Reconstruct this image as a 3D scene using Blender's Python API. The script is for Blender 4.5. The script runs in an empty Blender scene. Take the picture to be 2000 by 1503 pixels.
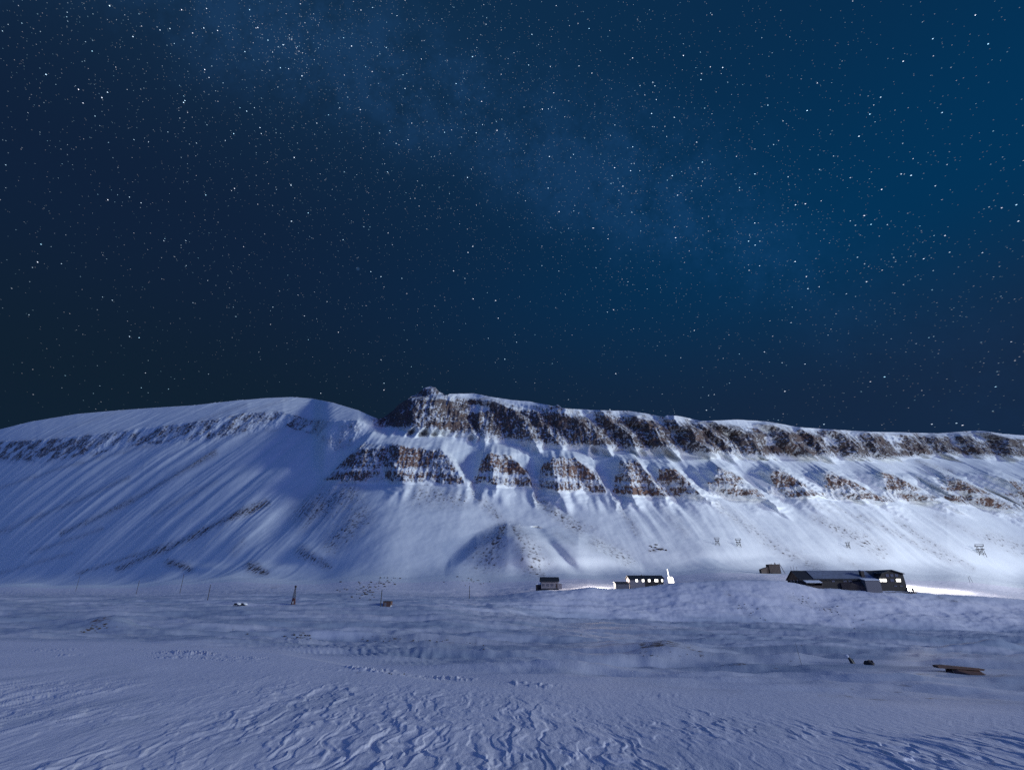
import bpy, math, random
import numpy as np
random.seed(7); RNG = np.random.default_rng(11)
sc = bpy.context.scene
COL = sc.collection
PI = math.pi
PITCH = math.radians(21.8); SP, CP = math.sin(PITCH), math.cos(PITCH)
F = 1000.0; CX, CY = 1000.0, 751.5          # photograph pixels (2000 wide)

# ------------------------------------------------------------------ helpers
def ratio(y):                                # photo row -> height / forward distance
    v = -(np.asarray(y, float) - CY) / F
    return (SP + v*CP) / (CP - v*SP)
def fwd(y):
    v = -(np.asarray(y, float) - CY) / F
    return CP - v*SP
def tan_az(x, y): return (np.asarray(x, float) - CX) / F / fwd(y)
def project(X, Y, Z):
    d = Y*CP + Z*SP; u = -Y*SP + Z*CP
    return CX + F*X/d, CY - F*u/d
def direction(x, y):
    a = (x-CX)/F; v = -(y-CY)/F
    d = np.array([a, CP - v*SP, SP + v*CP]); return d/np.linalg.norm(d)

PERM = np.random.default_rng(5).permutation(512).astype(np.int64)
GA = np.random.default_rng(6).uniform(0, 2*PI, 512); GXv, GYv = np.cos(GA), np.sin(GA)
def pn(x, y, seed=0):
    x = np.asarray(x, float); y = np.asarray(y, float)
    xi = np.floor(x).astype(np.int64); yi = np.floor(y).astype(np.int64)
    xf = x-xi; yf = y-yi
    u = xf*xf*xf*(xf*(xf*6-15)+10); w = yf*yf*yf*(yf*(yf*6-15)+10)
    def g(ax, ay, dx, dy):
        h = PERM[(PERM[(ax+seed*37) & 511] + ay + seed*101) & 511]
        return GXv[h]*dx + GYv[h]*dy
    a = g(xi, yi, xf, yf); b = g(xi+1, yi, xf-1, yf)
    c = g(xi, yi+1, xf, yf-1); d = g(xi+1, yi+1, xf-1, yf-1)
    return (a + u*(b-a) + w*((c + u*(d-c)) - (a + u*(b-a))))*1.5
def fbm(x, y, n=4, seed=0, gain=.5):
    s = 0; a = 1; t = 0
    for i in range(n):
        s = s + a*pn(x*2**i, y*2**i, seed+i); t += a; a *= gain
    return s/t
def ridged(x, y, n=3, seed=0):
    s = 0; a = 1; t = 0
    for i in range(n):
        s = s + a*(1-2*np.abs(pn(x*2**i, y*2**i, seed+i))); t += a; a *= .5
    return s/t
def sstep(a, b, x):
    t = np.clip((x-a)/(b-a), 0, 1); return t*t*(3-2*t)
def gauss1(a, n):
    k = np.exp(-np.linspace(-2, 2, 2*n+1)**2); k /= k.sum()
    return np.convolve(np.pad(a, n, mode='edge'), k, 'valid')

def tag(o, label=None, cat=None, group=None, kind=None):
    if label: o['label'] = label
    if cat: o['category'] = cat
    if group: o['group'] = group
    if kind: o['kind'] = kind
    return o
def link_mesh(name, verts, faces, mats, parent=None, smooth=False, fm=None):
    me = bpy.data.meshes.new(name); me.from_pydata([tuple(map(float, v)) for v in verts], [], faces)
    for m in (mats if isinstance(mats, (list, tuple)) else [mats]): me.materials.append(m)
    if fm: me.polygons.foreach_set('material_index', fm)
    if smooth: me.polygons.foreach_set('use_smooth', [True]*len(me.polygons))
    me.update()
    o = bpy.data.objects.new(name, me); COL.objects.link(o)
    if parent: o.parent = parent
    return o
class MB:
    def __init__(s): s.v = []; s.f = []; s.m = []
    def poly(s, pts, faces, m=0):
        b = len(s.v); s.v += [tuple(p) for p in pts]; s.f += [tuple(b+i for i in f) for f in faces]; s.m += [m]*len(faces); return s
    def box(s, x0, x1, y0, y1, z0, z1, m=0):
        p = [(x0,y0,z0),(x1,y0,z0),(x1,y1,z0),(x0,y1,z0),(x0,y0,z1),(x1,y0,z1),(x1,y1,z1),(x0,y1,z1)]
        return s.poly(p, [(0,3,2,1),(4,5,6,7),(0,1,5,4),(1,2,6,5),(2,3,7,6),(3,0,4,7)], m)
    def bar(s, a, b, r0, r1=None, n=6, m=0):
        r1 = r0 if r1 is None else r1
        a = np.array(a, float); b = np.array(b, float); d = b-a; d /= np.linalg.norm(d)
        h = np.array([1.,0,0]) if abs(d[0]) < .8 else np.array([0,1.,0])
        u = np.cross(d, h); u /= np.linalg.norm(u); w = np.cross(d, u)
        pts = []
        for (c, r) in ((a, r0), (b, r1)):
            for i in range(n):
                t = 2*PI*i/n+.4; pts.append(c + r*(math.cos(t)*u + math.sin(t)*w))
        fs = [(i, (i+1) % n, n+(i+1) % n, n+i) for i in range(n)] + [tuple(range(n))[::-1], tuple(range(n, 2*n))]
        return s.poly(pts, fs, m)
    def prism(s, prof, y0, y1, m=0):         # profile in x,z extruded along y
        n = len(prof)
        pts = [(x, y0, z) for x, z in prof] + [(x, y1, z) for x, z in prof]
        return s.poly(pts, [tuple(range(n)), tuple(range(n, 2*n))[::-1]] + [(i, n+i, n+(i+1) % n, (i+1) % n) for i in range(n)], m)
    def prismx(s, prof, x0, x1, m=0):        # profile in y,z extruded along x
        n = len(prof)
        pts = [(x0, y, z) for y, z in prof] + [(x1, y, z) for y, z in prof]
        return s.poly(pts, [tuple(range(n))[::-1], tuple(range(n, 2*n))] + [(i, (i+1) % n, n+(i+1) % n, n+i) for i in range(n)], m)
    def build(s, name, mats, parent=None, smooth=False): return link_mesh(name, s.v, s.f, mats, parent, smooth, s.m)
def empty(name, loc, rz=0):
    o = bpy.data.objects.new(name, None); COL.objects.link(o); o.location = loc; o.rotation_euler.z = rz
    o.empty_display_size = .5; return o
def copy_tree(o, parent=None):
    c = o.copy(); COL.objects.link(c)
    if parent: c.parent = parent
    for ch in list(o.children): copy_tree(ch, c)
    return c

# ------------------------------------------------------------------ materials
def new_mat(name):
    m = bpy.data.materials.new(name); m.use_nodes = True; nt = m.node_tree
    for n in list(nt.nodes): nt.nodes.remove(n)
    out = nt.nodes.new('ShaderNodeOutputMaterial'); return m, nt, out
def nd(nt, t, **kw):
    n = nt.nodes.new(t)
    for k, v in kw.items():
        if k in n.inputs: n.inputs[k].default_value = v
        else: setattr(n, k, v)
    return n
def mathn(nt, op, a, b=None, clamp=False):
    n = nt.nodes.new('ShaderNodeMath'); n.operation = op; n.use_clamp = clamp
    for i, q in enumerate((a, b)):
        if q is None: continue
        if isinstance(q, (int, float)): n.inputs[i].default_value = q
        else: nt.links.new(q, n.inputs[i])
    return n.outputs[0]
def mixc(nt, fac, a, b, mode='MIX'):
    n = nt.nodes.new('ShaderNodeMix'); n.data_type = 'RGBA'; n.blend_type = mode
    for q, i in ((fac, 0), (a, 6), (b, 7)):
        if isinstance(q, (int, float)): n.inputs[i].default_value = q
        elif isinstance(q, tuple): n.inputs[i].default_value = (*q, 1) if len(q) == 3 else q
        else: nt.links.new(q, n.inputs[i])
    return n.outputs[2]
def simple(name, col, rough=.7, var=.35, scale=2.0, stretch=(1,1,1), metal=0, col2=None, bump=.02):
    m, nt, out = new_mat(name)
    tc = nd(nt, 'ShaderNodeTexCoord'); mp = nd(nt, 'ShaderNodeMapping'); mp.inputs['Scale'].default_value = stretch
    nt.links.new(tc.outputs['Object'], mp.inputs[0])
    nz = nd(nt, 'ShaderNodeTexNoise', Scale=scale, Detail=5.0); nt.links.new(mp.outputs[0], nz.inputs['Vector'])
    c2 = col2 or tuple(c*(1-var) for c in col)
    r = nd(nt, 'ShaderNodeMapRange'); r.inputs[1].default_value = .35; r.inputs[2].default_value = .65
    nt.links.new(nz.outputs[0], r.inputs[0])
    b = nd(nt, 'ShaderNodeBsdfPrincipled', Roughness=rough, Metallic=metal)
    nt.links.new(mixc(nt, r.outputs[0], c2, col), b.inputs['Base Color'])
    bp = nd(nt, 'ShaderNodeBump', Strength=.4, Distance=bump); nt.links.new(nz.outputs[0], bp.inputs['Height']); nt.links.new(bp.outputs[0], b.inputs['Normal'])
    nt.links.new(b.outputs[0], out.inputs[0]); return m
def emit(name, col, s):
    m, nt, out = new_mat(name)
    e = nd(nt, 'ShaderNodeEmission', Strength=s); e.inputs[0].default_value = (*col, 1); nt.links.new(e.outputs[0], out.inputs[0]); return m

def terrain_mat(name, near):
    m, nt, out = new_mat(name); L = nt.links.new
    tc = nd(nt, 'ShaderNodeTexCoord')
    at = nd(nt, 'ShaderNodeAttribute', attribute_name='rock'); at2 = nd(nt, 'ShaderNodeAttribute', attribute_name='red')
    n1 = nd(nt, 'ShaderNodeTexNoise', Scale=.9 if near else .33, Detail=6.0, Roughness=.62); L(tc.outputs['Object'], n1.inputs['Vector'])
    n2 = nd(nt, 'ShaderNodeTexNoise', Scale=.05, Detail=4.0); L(tc.outputs['Object'], n2.inputs['Vector'])
    a = mathn(nt, 'SUBTRACT', n1.outputs[0], .5); a = mathn(nt, 'MULTIPLY', a, 2.2)
    s = mathn(nt, 'ADD', at.outputs['Fac'], a)
    r = nd(nt, 'ShaderNodeMapRange'); r.inputs[1].default_value = .38; r.inputs[2].default_value = .66; L(s, r.inputs[0])
    gate = nd(nt, 'ShaderNodeMapRange'); gate.inputs[1].default_value = .02; gate.inputs[2].default_value = .12; L(at.outputs['Fac'], gate.inputs[0])
    rock = mathn(nt, 'MULTIPLY', r.outputs[0], gate.outputs[0])
    rc = mixc(nt, n2.outputs[0], (.062, .052, .054), (.145, .114, .106))
    rc = mixc(nt, at2.outputs['Fac'], rc, (.175, .105, .080))
    snow = mixc(nt, n2.outputs[0], (.78, .76, .83) if near else (.74, .78, .81), (.85, .83, .88) if near else (.82, .86, .87))
    dirty = mathn(nt, 'MULTIPLY', at.outputs['Fac'], .85, True)
    snow = mixc(nt, dirty, snow, (.30, .28, .30))
    if near: snow = mixc(nt, at2.outputs['Fac'], snow, (.34, .41, .52))
    b = nd(nt, 'ShaderNodeBsdfPrincipled', Roughness=.75)
    b.inputs['Specular IOR Level'].default_value = .25
    L(mixc(nt, rock, snow, rc), b.inputs['Base Color'])
    bp = nd(nt, 'ShaderNodeBump', Strength=.55, Distance=.05 if near else .5)
    if near:
        n3 = nd(nt, 'ShaderNodeTexNoise', Scale=5.0, Detail=8.0, Roughness=.6)
        mp = nd(nt, 'ShaderNodeMapping'); mp.inputs['Scale'].default_value = (1.0, .35, 1); L(tc.outputs['Object'], mp.inputs[0]); L(mp.outputs[0], n3.inputs['Vector'])
        L(n3.outputs[0], bp.inputs['Height'])
    else:
        L(mathn(nt, 'MULTIPLY', n1.outputs[0], mathn(nt, 'ADD', at.outputs['Fac'], .12)), bp.inputs['Height'])
    L(bp.outputs[0], b.inputs['Normal']); L(b.outputs[0], out.inputs[0]); return m
M_NEAR = terrain_mat('snow_near', True); M_MTN = terrain_mat('snow_mountain', False)

# ------------------------------------------------------------------ terrain
xs = np.concatenate([np.linspace(-2600, -60, 90)[:-1], np.arange(-60, 2061, 1.55), np.linspace(2060, 4600, 90)[1:]])
NX = len(xs)
def line(pts):
    p = np.array(pts, float); y = np.interp(xs, p[:, 0], p[:, 1]); return y
SKY = line([(-2600,1010),(-1200,900),(-300,862),(0,838),(60,823),(150,808),(230,801),(300,796),(380,791),(450,783),(520,777),(570,775),(610,778),(650,786),(700,801),(738,818),(748,816),(768,802),(778,790),(798,778),(803,774),(815,769),(828,758),(840,754),(850,757),(858,765),(872,772),(878,769),(925,768),(960,775),(1000,781),(1035,784),(1050,787),(1082,793),(1089,790),(1098,797),(1130,799),(1170,801),(1225,802),(1260,807),(1296,814),(1303,811),(1316,811),(1330,813),(1370,822),(1400,821),(1440,819),(1500,823),(1560,834),(1620,838),(1700,843),(1760,844),(1830,846),(1900,841),(1920,841),(1960,847),(2000,850),(2700,872),(4600,980)])
KL = line([(-2600,1030),(-600,890),(0,862),(70,860),(210,846),(297,835),(402,821),(483,806),(553,804),(612,821),(700,822),(735,836),(780,839),(804,843),(850,850),(920,855),(946,864),(1040,872),(1100,877),(1200,881),(1320,887),(1440,896),(1500,898),(1575,898),(1725,900),(1837,892),(1975,897),(2700,915),(4600,1000)])
JL = line([(-2600,1050),(-600,925),(0,896),(80,902),(175,888),(280,867),(402,860),(490,842),(560,834),(620,850),(655,880),(705,871),(782,869),(862,877),(925,886),(1000,892),(1100,897),(1200,903),(1300,910),(1400,914),(1500,920),(1600,922),(1720,924),(1820,928),(1930,927),(2000,930),(2700,950),(4600,1020)])
IL = line([(-2600,1070),(-600,1010),(0,990),(300,975),(500,958),(600,948),(645,944),(792,946),(908,949),(1034,955),(1090,961),(1195,968),(1300,974),(1440,973),(1500,974),(1587,977),(1737,985),(1850,982),(1995,1005),(2700,1040),(4600,1070)])
HL = line([(-2600,1125),(-400,1138),(0,1143),(200,1140),(400,1124),(700,1129),(900,1124),(1050,1123),(1200,1118),(1400,1110),(1600,1114),(1800,1124),(2000,1130),(2700,1130),(4600,1125)])
GL = line([(-2600,1158),(0,1165),(300,1165),(500,1160),(700,1160),(850,1166),(950,1168),(1000,1161),(1050,1153),(1100,1151),(1150,1146),(1200,1150),(1235,1149),(1300,1141),(1335,1137),(1400,1134),(1500,1132),(1560,1139),(1600,1147),(1660,1152),(1780,1154),(1830,1160),(1900,1164),(2000,1172),(2400,1180),(4600,1160)])
FL = line([(-2600,1175),(0,1182),(500,1184),(850,1186),(1000,1196),(1100,1204),(1300,1211),(1500,1216),(1700,1223),(1850,1229),(2000,1236),(4600,1240)])
EL = line([(-2600,1215),(0,1238),(300,1238),(500,1243),(1000,1256),(1500,1266),(2000,1276),(4600,1270)])
BL = line([(-2600,1235),(0,1252),(200,1256),(400,1264),(550,1276),(700,1304),(850,1332),(1000,1346),(1200,1366),(1500,1392),(2000,1425),(4600,1440)])
DL = line([(-2600,1233),(0,1252),(400,1263),(550,1275),(700,1300),(850,1322),(1000,1330),(1200,1346),(1500,1368),(2000,1398),(4600,1410)])
HL = HL + 8*pn(xs/120., xs*0+.5, 3)
HL, GL, FL, EL, BL, DL = [gauss1(q, 14) for q in (HL, GL, FL, EL, BL, DL)]
R = lambda y: ratio(y)
def C(v): return np.full(NX, float(v))
def bl(a, b, x0, x1): return a + (b-a)*sstep(x0, x1, xs)
keys = []   # (r, Y)
keys.append((C(-4/1.5), C(1.5))); keys.append((C(-.5), C(8.)))
keys.append((R(C(1530)), -4/R(C(1530))))
keys.append((R(BL), -4.3/R(BL)))
keys.append((R(DL), keys[-1][1]*bl(1.3, 1.14, 500, 1100)))
keys.append((R(EL), C(110)))
keys.append((R(FL), bl(185, 207, 800, 1200)))
keys.append((R(GL), C(236)))
keys.append((R(GL + bl(-2, 2.5, 900, 1150)*(1-.8*sstep(1790, 1900, xs))), C(262)))
keys.append((R(HL), bl(430, 455, 0, 1000)))
def solve(prev, ynew, m):
    r0, Y0 = prev; r1 = R(ynew); z0 = r0*Y0
    return (r1, (z0 - m*Y0)/(r1-m))
mHI = C(.60); mIJ = bl(.62, 1.45, 610, 660); mJK = bl(.9, .50, 690, 760)
mKL = bl(.55, 1.25, 700, 760) + .5*np.exp(-((xs-835)/45.)**2)
JN = np.array([(610,852),(630,930),(645,925),(665,896),(705,871),(782,869),(862,877),(880,892),(897,914),(910,944),(920,946),(932,925),(943,888),(967,883),(1000,896),(1032,924),(1040,948),(1050,946),(1061,900),(1078,893),(1125,898),(1150,912),(1170,932),(1184,962),(1194,963),(1206,925),(1214,907),(1246,900),(1262,922),(1276,934),(1290,914),(1301,909),(1322,920),(1345,942),(1366,964),(1382,966),(1392,928),(1405,913),(1430,922),(1465,944),(1492,968),(1500,966),(1506,935),(1517,919),(1545,930),(1575,955),(1590,970),(1597,966),(1606,935),(1617,922),(1655,932),(1690,955),(1712,974),(1719,968),(1724,938),(1732,924),(1745,928),(1780,945),(1828,972),(1838,965),(1846,938),(1856,929),(1872,934),(1906,958),(1958,988),(1966,965),(1975,932),(2010,936),(2060,960),(2080,935),(2120,960)], float)
JX = 1000+(JN[:, 0]-1000)*414/(JN[:, 1]-516)
for i_ in range(1, len(JX)): JX[i_] = max(JX[i_], JX[i_-1]+3)
keys.append(solve(keys[-1], IL, mHI)); keys.append(solve(keys[-1], JL, mIJ))
keys.append(solve(keys[-1], KL, mJK)); keys.append(solve(keys[-1], SKY, mKL))
# smooth the distance of the mountain lines a little from column to column
keys = [(r, Y) if i < 10 else (r, gauss1(Y, 9)) for i, (r, Y) in enumerate(keys)]
rS, YS = keys[-1]
keys.append((rS - .004, YS*1.03)); keys.append((rS*.93, YS*1.12)); keys.append((rS*.45, YS*2.2)); keys.append((rS*.05, YS*6))
nrow = [4, 12, 200, 6, 48, 46, 46, 8, 44, 118, 64, 44, 82, 6, 8, 8, 4]
linear_in_Y = {0, 1, 3, 7, 13, 14, 15, 16}
Rr, Ry, seg, fr = [], [], [], []
for k, n in enumerate(nrow):
    r0, Y0 = keys[k]; r1, Y1 = keys[k+1]
    z0, z1 = r0*Y0, r1*Y1; m = (z1-z0)/(Y1-Y0)
    for i in range(n):
        f = i/n
        if k in linear_in_Y: Y = Y0+(Y1-Y0)*f; z = z0+(z1-z0)*f; r = z/Y
        else:
            r = r0+(r1-r0)*f; Y = (z0-m*Y0)/(r-m)
        Rr.append(r); Ry.append(Y); seg.append(k); fr.append(f)
Rr.append(keys[-1][0]); Ry.append(keys[-1][1]); seg.append(len(nrow)); fr.append(0)
r = np.array(Rr); Y = np.array(Ry); seg = np.array(seg); fr = np.array(fr); NY = len(seg)
tanr = (CP*r - SP)/(CP + r*SP)                      # v of each ratio
py = CY - F*tanr; px = np.broadcast_to(xs, r.shape).copy()
far = seg[:, None] >= 13
# soften creases down the slope
def smooth_rows(A, n, rows):
    k = np.exp(-np.linspace(-2, 2, 2*n+1)**2); k /= k.sum()
    P = np.pad(A, ((n, n), (0, 0)), mode='edge'); S = sum(k[i]*P[i:i+A.shape[0]] for i in range(2*n+1))
    w = rows[:, None]; return A*(1-w)+S*w
# snow chutes that cut the lower cliff band along the fall lines
q_ = slice(int(np.argmax(seg == 10)), int(np.argmax(seg == 12)))
xf = 1000+(px[q_]-1000)*414/(py[q_]-516)
yJ = np.interp(xf, JX, JN[:, 1]); offJ = np.clip(yJ-np.interp(xf, xs, JL) + (9*pn(xf/23., xf*0+.4, 49) + 4*pn(xf/8., xf*0+.4, 50))*(.35+.65*sstep(860, 960, xf)), -30, 90)
yJ = np.minimum(JL[None, :]+offJ, IL[None, :]-3)
(rI, YI), (rK, YK) = keys[10], keys[12]; zI, zK = rI*YI, rK*YK
rJ = ratio(yJ); YJ = (zI-1.45*YI)/(rJ-1.45); zJ = rJ*YJ
m2 = (zK-zJ)/(YK-YJ); Yc = (zI-1.45*YI)/(r[q_]-1.45); Yb = (zJ-m2*YJ)/(r[q_]-m2)
wq = sstep(622, 640, px[q_])*(1-sstep(2060, 2110, px[q_]))
Y[q_] = Y[q_]*(1-wq) + np.where(py[q_] > yJ, Yc, Yb)*wq
cliffJ = np.zeros_like(py); cliffJ[q_] = sstep(-2, 3, py[q_]-yJ - 3*pn(xf/9., py[q_]/30., 47))*sstep(3, 14, IL[None, :]-yJ)*(seg[q_][:, None] >= 10)*sstep(-2, 4, (IL[None, :]-py[q_]) - 9*np.clip(pn(xf/26., xf*0+.2, 51)+.15, 0, 1) - 4*np.abs(pn(xf/9., xf*0+.2, 52)))
rows = ((seg == 8) | ((seg == 9) & (fr < .35))).astype(float); rows = gauss1(rows, 8)
Y = smooth_rows(Y, 26, rows)
wmt = sstep(7.6, 9.2, seg[:, None] + fr[:, None])*np.ones_like(Y)       # mountain weight

t_az = (px-CX)/F/fwd(py)
aL, aR = .68, .30
turn = np.where(t_az < -.22, (1-aL*.22)/(1+aL*np.maximum(t_az, -1.12)), np.where(t_az > .35, 1/(1-aR*(np.minimum(t_az, 2.5)-.35)), 1.0))
turn = np.apply_along_axis(lambda q: gauss1(q, 40), 1, turn)
Y = Y*(1+(turn-1)*wmt)
tz = fwd(py)
def XX(): return (px-CX)/F/tz*Y
X = XX()
# ---- spurs of the two cliff bands: ridges brought towards the valley
def spur(poly, wl, wr, amp, up=12, down=22, pw=1.0):
    p = np.array(poly, float); xb, yb = p[-1]
    p = np.vstack([p, [[1000+(xb-1000)*(yb+90-516)/(yb-516), yb+90]]])
    jit = 9*pn(px/30., py/16., 40) + 5*pn(px/11., py/6., 41)
    rx = np.interp(py, p[:, 1], p[:, 0]); d = px - rx + jit*.7
    b = np.where(d < 0, np.clip(1+d/wl, 0, 1), np.clip(1-d/wr, 0, 1))**pw
    wv = sstep(p[0, 1]-up, p[0, 1]+4, py)*(1-sstep(yb-10, yb+down, py + 10*pn((px-1000)/(py-516)*26., py/60., 43)))**1.2
    return amp*b*wv
SPU = [([(803,776),(806,845)],62,125,46,4),([(840,754),(846,800),(850,850)],30,45,12,2),([(872,770),(900,812),(932,856)],70,14,26,2),
 ([(934,806),(946,864)],22,40,20,10),([(952,780),(1000,797),(1030,836),(1052,874)],55,22,30,6),
 ([(1090,788),(1112,812),(1150,832),(1192,880)],75,30,36,2),([(1040,800),(1065,836),(1100,878)],40,30,18,8),
 ([(1172,800),(1208,834),(1224,842),(1250,882)],36,30,30,4),([(1236,808),(1258,828),(1277,833),(1286,860),(1318,886)],44,34,34,4),
 ([(1310,808),(1332,832),(1353,841),(1364,862),(1400,888)],42,30,36,2),([(1366,826),(1386,841),(1420,865),(1442,894)],30,24,24,6),
 ([(1386,820),(1440,842),(1468,849),(1476,876),(1500,898)],46,26,34,3),([(1498,826),(1540,845),(1548,866),(1596,892)],40,28,32,3),
 ([(1566,834),(1600,870),(1622,896)],26,22,22,4),([(1628,837),(1660,860),(1688,896)],36,26,28,3),
 ([(1692,842),(1712,864),(1722,880),(1756,896)],36,28,28,3),([(1768,846),(1800,870),(1815,890)],34,24,20,4),
 ([(1824,848),(1836,866),(1862,890)],34,24,26,3),([(1876,846),(1902,868),(1930,896)],34,24,24,3),([(1924,841),(1970,858),(1978,896)],34,30,32,3)]
SPL = [([(708,872),(690,910),(650,945)],30,60,26,8),([(782,869),(774,912),(790,946)],26,60,24,8),([(862,877),(892,918),(916,949)],70,12,22,8),
 ([(957,883),(962,920),(968,956)],34,60,34,12),([(985,889),(1012,905),(1034,930),(1038,956)],60,12,22,8),
 ([(1078,894),(1082,930),(1092,964)],30,70,38,12),([(1125,897),(1150,912),(1170,934),(1196,970)],60,14,24,8),
 ([(1222,903),(1230,945),(1238,972)],30,50,34,12),([(1246,899),(1276,944),(1302,975)],36,16,26,8),
 ([(1301,909),(1345,943),(1378,974)],46,16,32,12),([(1406,913),(1430,944),(1500,975)],50,26,34,12),
 ([(1517,919),(1560,940),(1592,978)],46,26,32,10),([(1617,922),(1640,937),(1690,975)],40,22,22,10),([(1652,932),(1680,956),(1738,986)],34,24,26,6),
 ([(1720,922),(1742,932),(1760,950)],50,20,20,8),([(1766,932),(1781,958),(1850,984)],40,26,30,8),([(1812,929),(1830,944),(1872,978)],34,20,24,8),
 ([(1872,934),(1906,960),(1995,1008)],40,20,32,8),([(1932,925),(1976,945),(2010,965)],50,20,26,10),([(2060,930),(2110,985)],50,26,30,10)]
dY = np.zeros_like(Y)
for s_ in SPU: dY = np.maximum(dY, spur(s_[0], s_[1], s_[2], s_[3], up=s_[4], down=12))
dL = np.zeros_like(Y)
for s_ in SPL: dL = np.maximum(dL, spur(s_[0], s_[1]*1.25, s_[2]*1.1, s_[3]*.85, up=s_[4], down=42, pw=1.0))
dY = np.where(far, dY[[int(np.argmax(seg == 13))-1]]*np.clip(1-(seg[:, None]+fr[:, None]-13)/2, 0, 1), dY)
# the spoil cone above the cabins
ytop = np.interp(px, [868,880,930,975,990,1010,1060,1130,1160,1200,1250,1262], [1108,1088,1046,1024,1021,1023,1028,1036,1050,1072,1102,1116])
cw = np.interp(px+4*pn(px/30., py/30., 44), [848,880,930,990,1130,1200,1270,1310], [0,6,18,32,30,20,7,0])
cw = np.broadcast_to(gauss1(np.interp(xs, [848,880,930,990,1130,1200,1270,1310], [0,7,22,42,38,24,8,0]), 14), px.shape)
cone = cw*sstep(-6, 30, py-ytop)*(seg[:, None] == 9)
cone += 9*np.exp(-((px-(1000+.45*(py-1022)))/26.)**2)*(cone > 5) - 7*np.exp(-((px-(1040+.9*(py-1022)))/14.)**2)*(cone > 5)
conefade = 1-sstep(1085, 1130, py); cone *= (.55+.45*conefade)
cone = np.where(seg[:, None] == 8, cone[[int(np.argmax(seg == 9))]]*fr[:, None]**2, cone)
# second spoil rise on the right shoulder of the cone, and small left mounds
def lobe(cx, cy, rx, ry, a, skew=0): 
    return a*np.exp(-(((px-cx-skew*(py-cy))/rx)**2 + ((py-cy)/ry)**2))*wmt
cone += lobe(610, 1080, 40, 16, 10) + lobe(520, 1110, 40, 9, 9) + lobe(380, 1108, 60, 8, 8) + lobe(1380, 1078, 80, 16, 2.5) + lobe(1500, 1098, 40, 8, 3)
# valley between dome and peak
valley = -13*np.exp(-((px-np.interp(py, [815,850,905,940,990,1060,1120], [738,700,648,604,566,520,480]))/44.)**2)*(1-sstep(1010, 1080, py))*sstep(812, 840, py)*wmt
Y = Y - dY - dL - cone - valley
X = XX(); Z = r*Y
# ---- world-space relief
onsnow_hi = wmt*(seg[:, None] <= 12)
cliffU = sstep(-.05, .25, seg[:, None]+fr[:, None]-12)*(seg[:, None] <= 13)*sstep(700, 760, px)
cliffL = cliffJ*sstep(10.0, 10.12, seg[:, None]+fr[:, None])*sstep(622, 650, px)*(1-sstep(2060, 2110, px))
bandD = sstep(10.85, 11.1, seg[:, None]+fr[:, None])*(1-sstep(11.9, 12.25, seg[:, None]+fr[:, None]))*(1-sstep(690, 735, px))
wx = X - .5*(Y-520)*sstep(-.15, -.6, t_az) + 20*fbm(X/140, Y/200, 2, 60)
talus = onsnow_hi*(1-cliffU)*(1-cliffL)
taper = np.clip((seg[:, None]+fr[:, None]-8.6)/1.2, 0, 1)
rib1 = fbm(wx/66., Y/520., 3, 61, .36); rib2 = ridged(wx/24., Y/300., 2, 64)*sstep(-.05, .4, fbm(wx/80., Y/170., 2, 66)); rib3 = fbm(wx/7., Y/90., 2, 68)
lefty = 1-sstep(520, 700, px)
calm = 1-.8*np.exp(-((px-880)/330.)**4)
Z = Z + calm*talus*taper*((5+2.5*lefty)*rib1*(seg[:, None] <= 11) + (1.8+.5*lefty)*rib2 + .35*rib3)
Z = Z + onsnow_hi*(2.0*fbm(X/38., Y/38., 4, 70))*np.clip(taper, 0, 1) + .35*wmt*fbm(X/5., Y/5., 3, 75)*(.2+cliffU+cliffL)
# rock faces: vertical ribs and strata
zz = Z
ribsU = ridged(X/13., zz/70., 3, 80); ribsL = ridged(X/9., zz/50., 3, 84)
strU = pn(zz/6.5+.3*pn(X/30., zz/20., 88), X/160., 89); strL = pn(zz/4.5, X/120., 90)
rough = fbm(X/4.5, zz/4.5, 3, 91)*(1-.8*sstep(12.8, 12.97, seg[:, None]+fr[:, None]))
topf = 1-.85*sstep(12.72, 12.96, seg[:, None]+fr[:, None])
Y2 = Y - cliffU*topf*(5.0*ribsU + .9*strU + 3.0*rough + 4*fbm(X/16., zz/40., 3, 97)) - cliffL*(3.4*ribsL + 1.0*strL + 2.4*rough + 2.5*fbm(X/12., zz/30., 3, 98)) - bandD*(7*fbm((X+.3*zz)/34., zz/60., 3, 95)+2.5*rough)
X = X*(Y2/Y); Y = Y2
# ground relief
gfac = (1-wmt)
mid = sstep(4.0, 4.6, seg[:, None]+fr[:, None])*gfac
flat_ = 1-.85*np.exp(-(((px-1690)/110.)**4+((py-1296)/16.)**4))-.85*np.exp(-(((px-1880)/90.)**4+((py-1316)/16.)**4))
hum = fbm(X/26. + .3*fbm(X/50., Y/30., 2, 30), Y/9., 4, 31)
Z = Z + mid*np.clip(flat_, 0, 1)*(1.6*hum*(1-.5*sstep(6.5, 7, seg[:, None]+fr[:, None])) + .5*(ridged(X/16.+.4*hum, Y/4.5, 3, 37)-.5)*sstep(-.3, .4, fbm(X/60., Y/25., 2, 39)) + .22*fbm(X/4., Y/2.2, 3, 36))
moundw = sstep(5.9, 6.3, seg[:, None]+fr[:, None])*(1-sstep(6.8, 7.1, seg[:, None]+fr[:, None]))*sstep(950, 1100, px)
Z = Z + moundw*(.5*fbm((X-.4*Y)/14., (X+Y)/30., 4, 38))
def zb(cx, cy, rx, ry, a, skew=0):
    return a*np.exp(-(((px-cx)/rx)**2 + ((py-cy-skew*(px-cx))/ry)**2))*gfac
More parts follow.
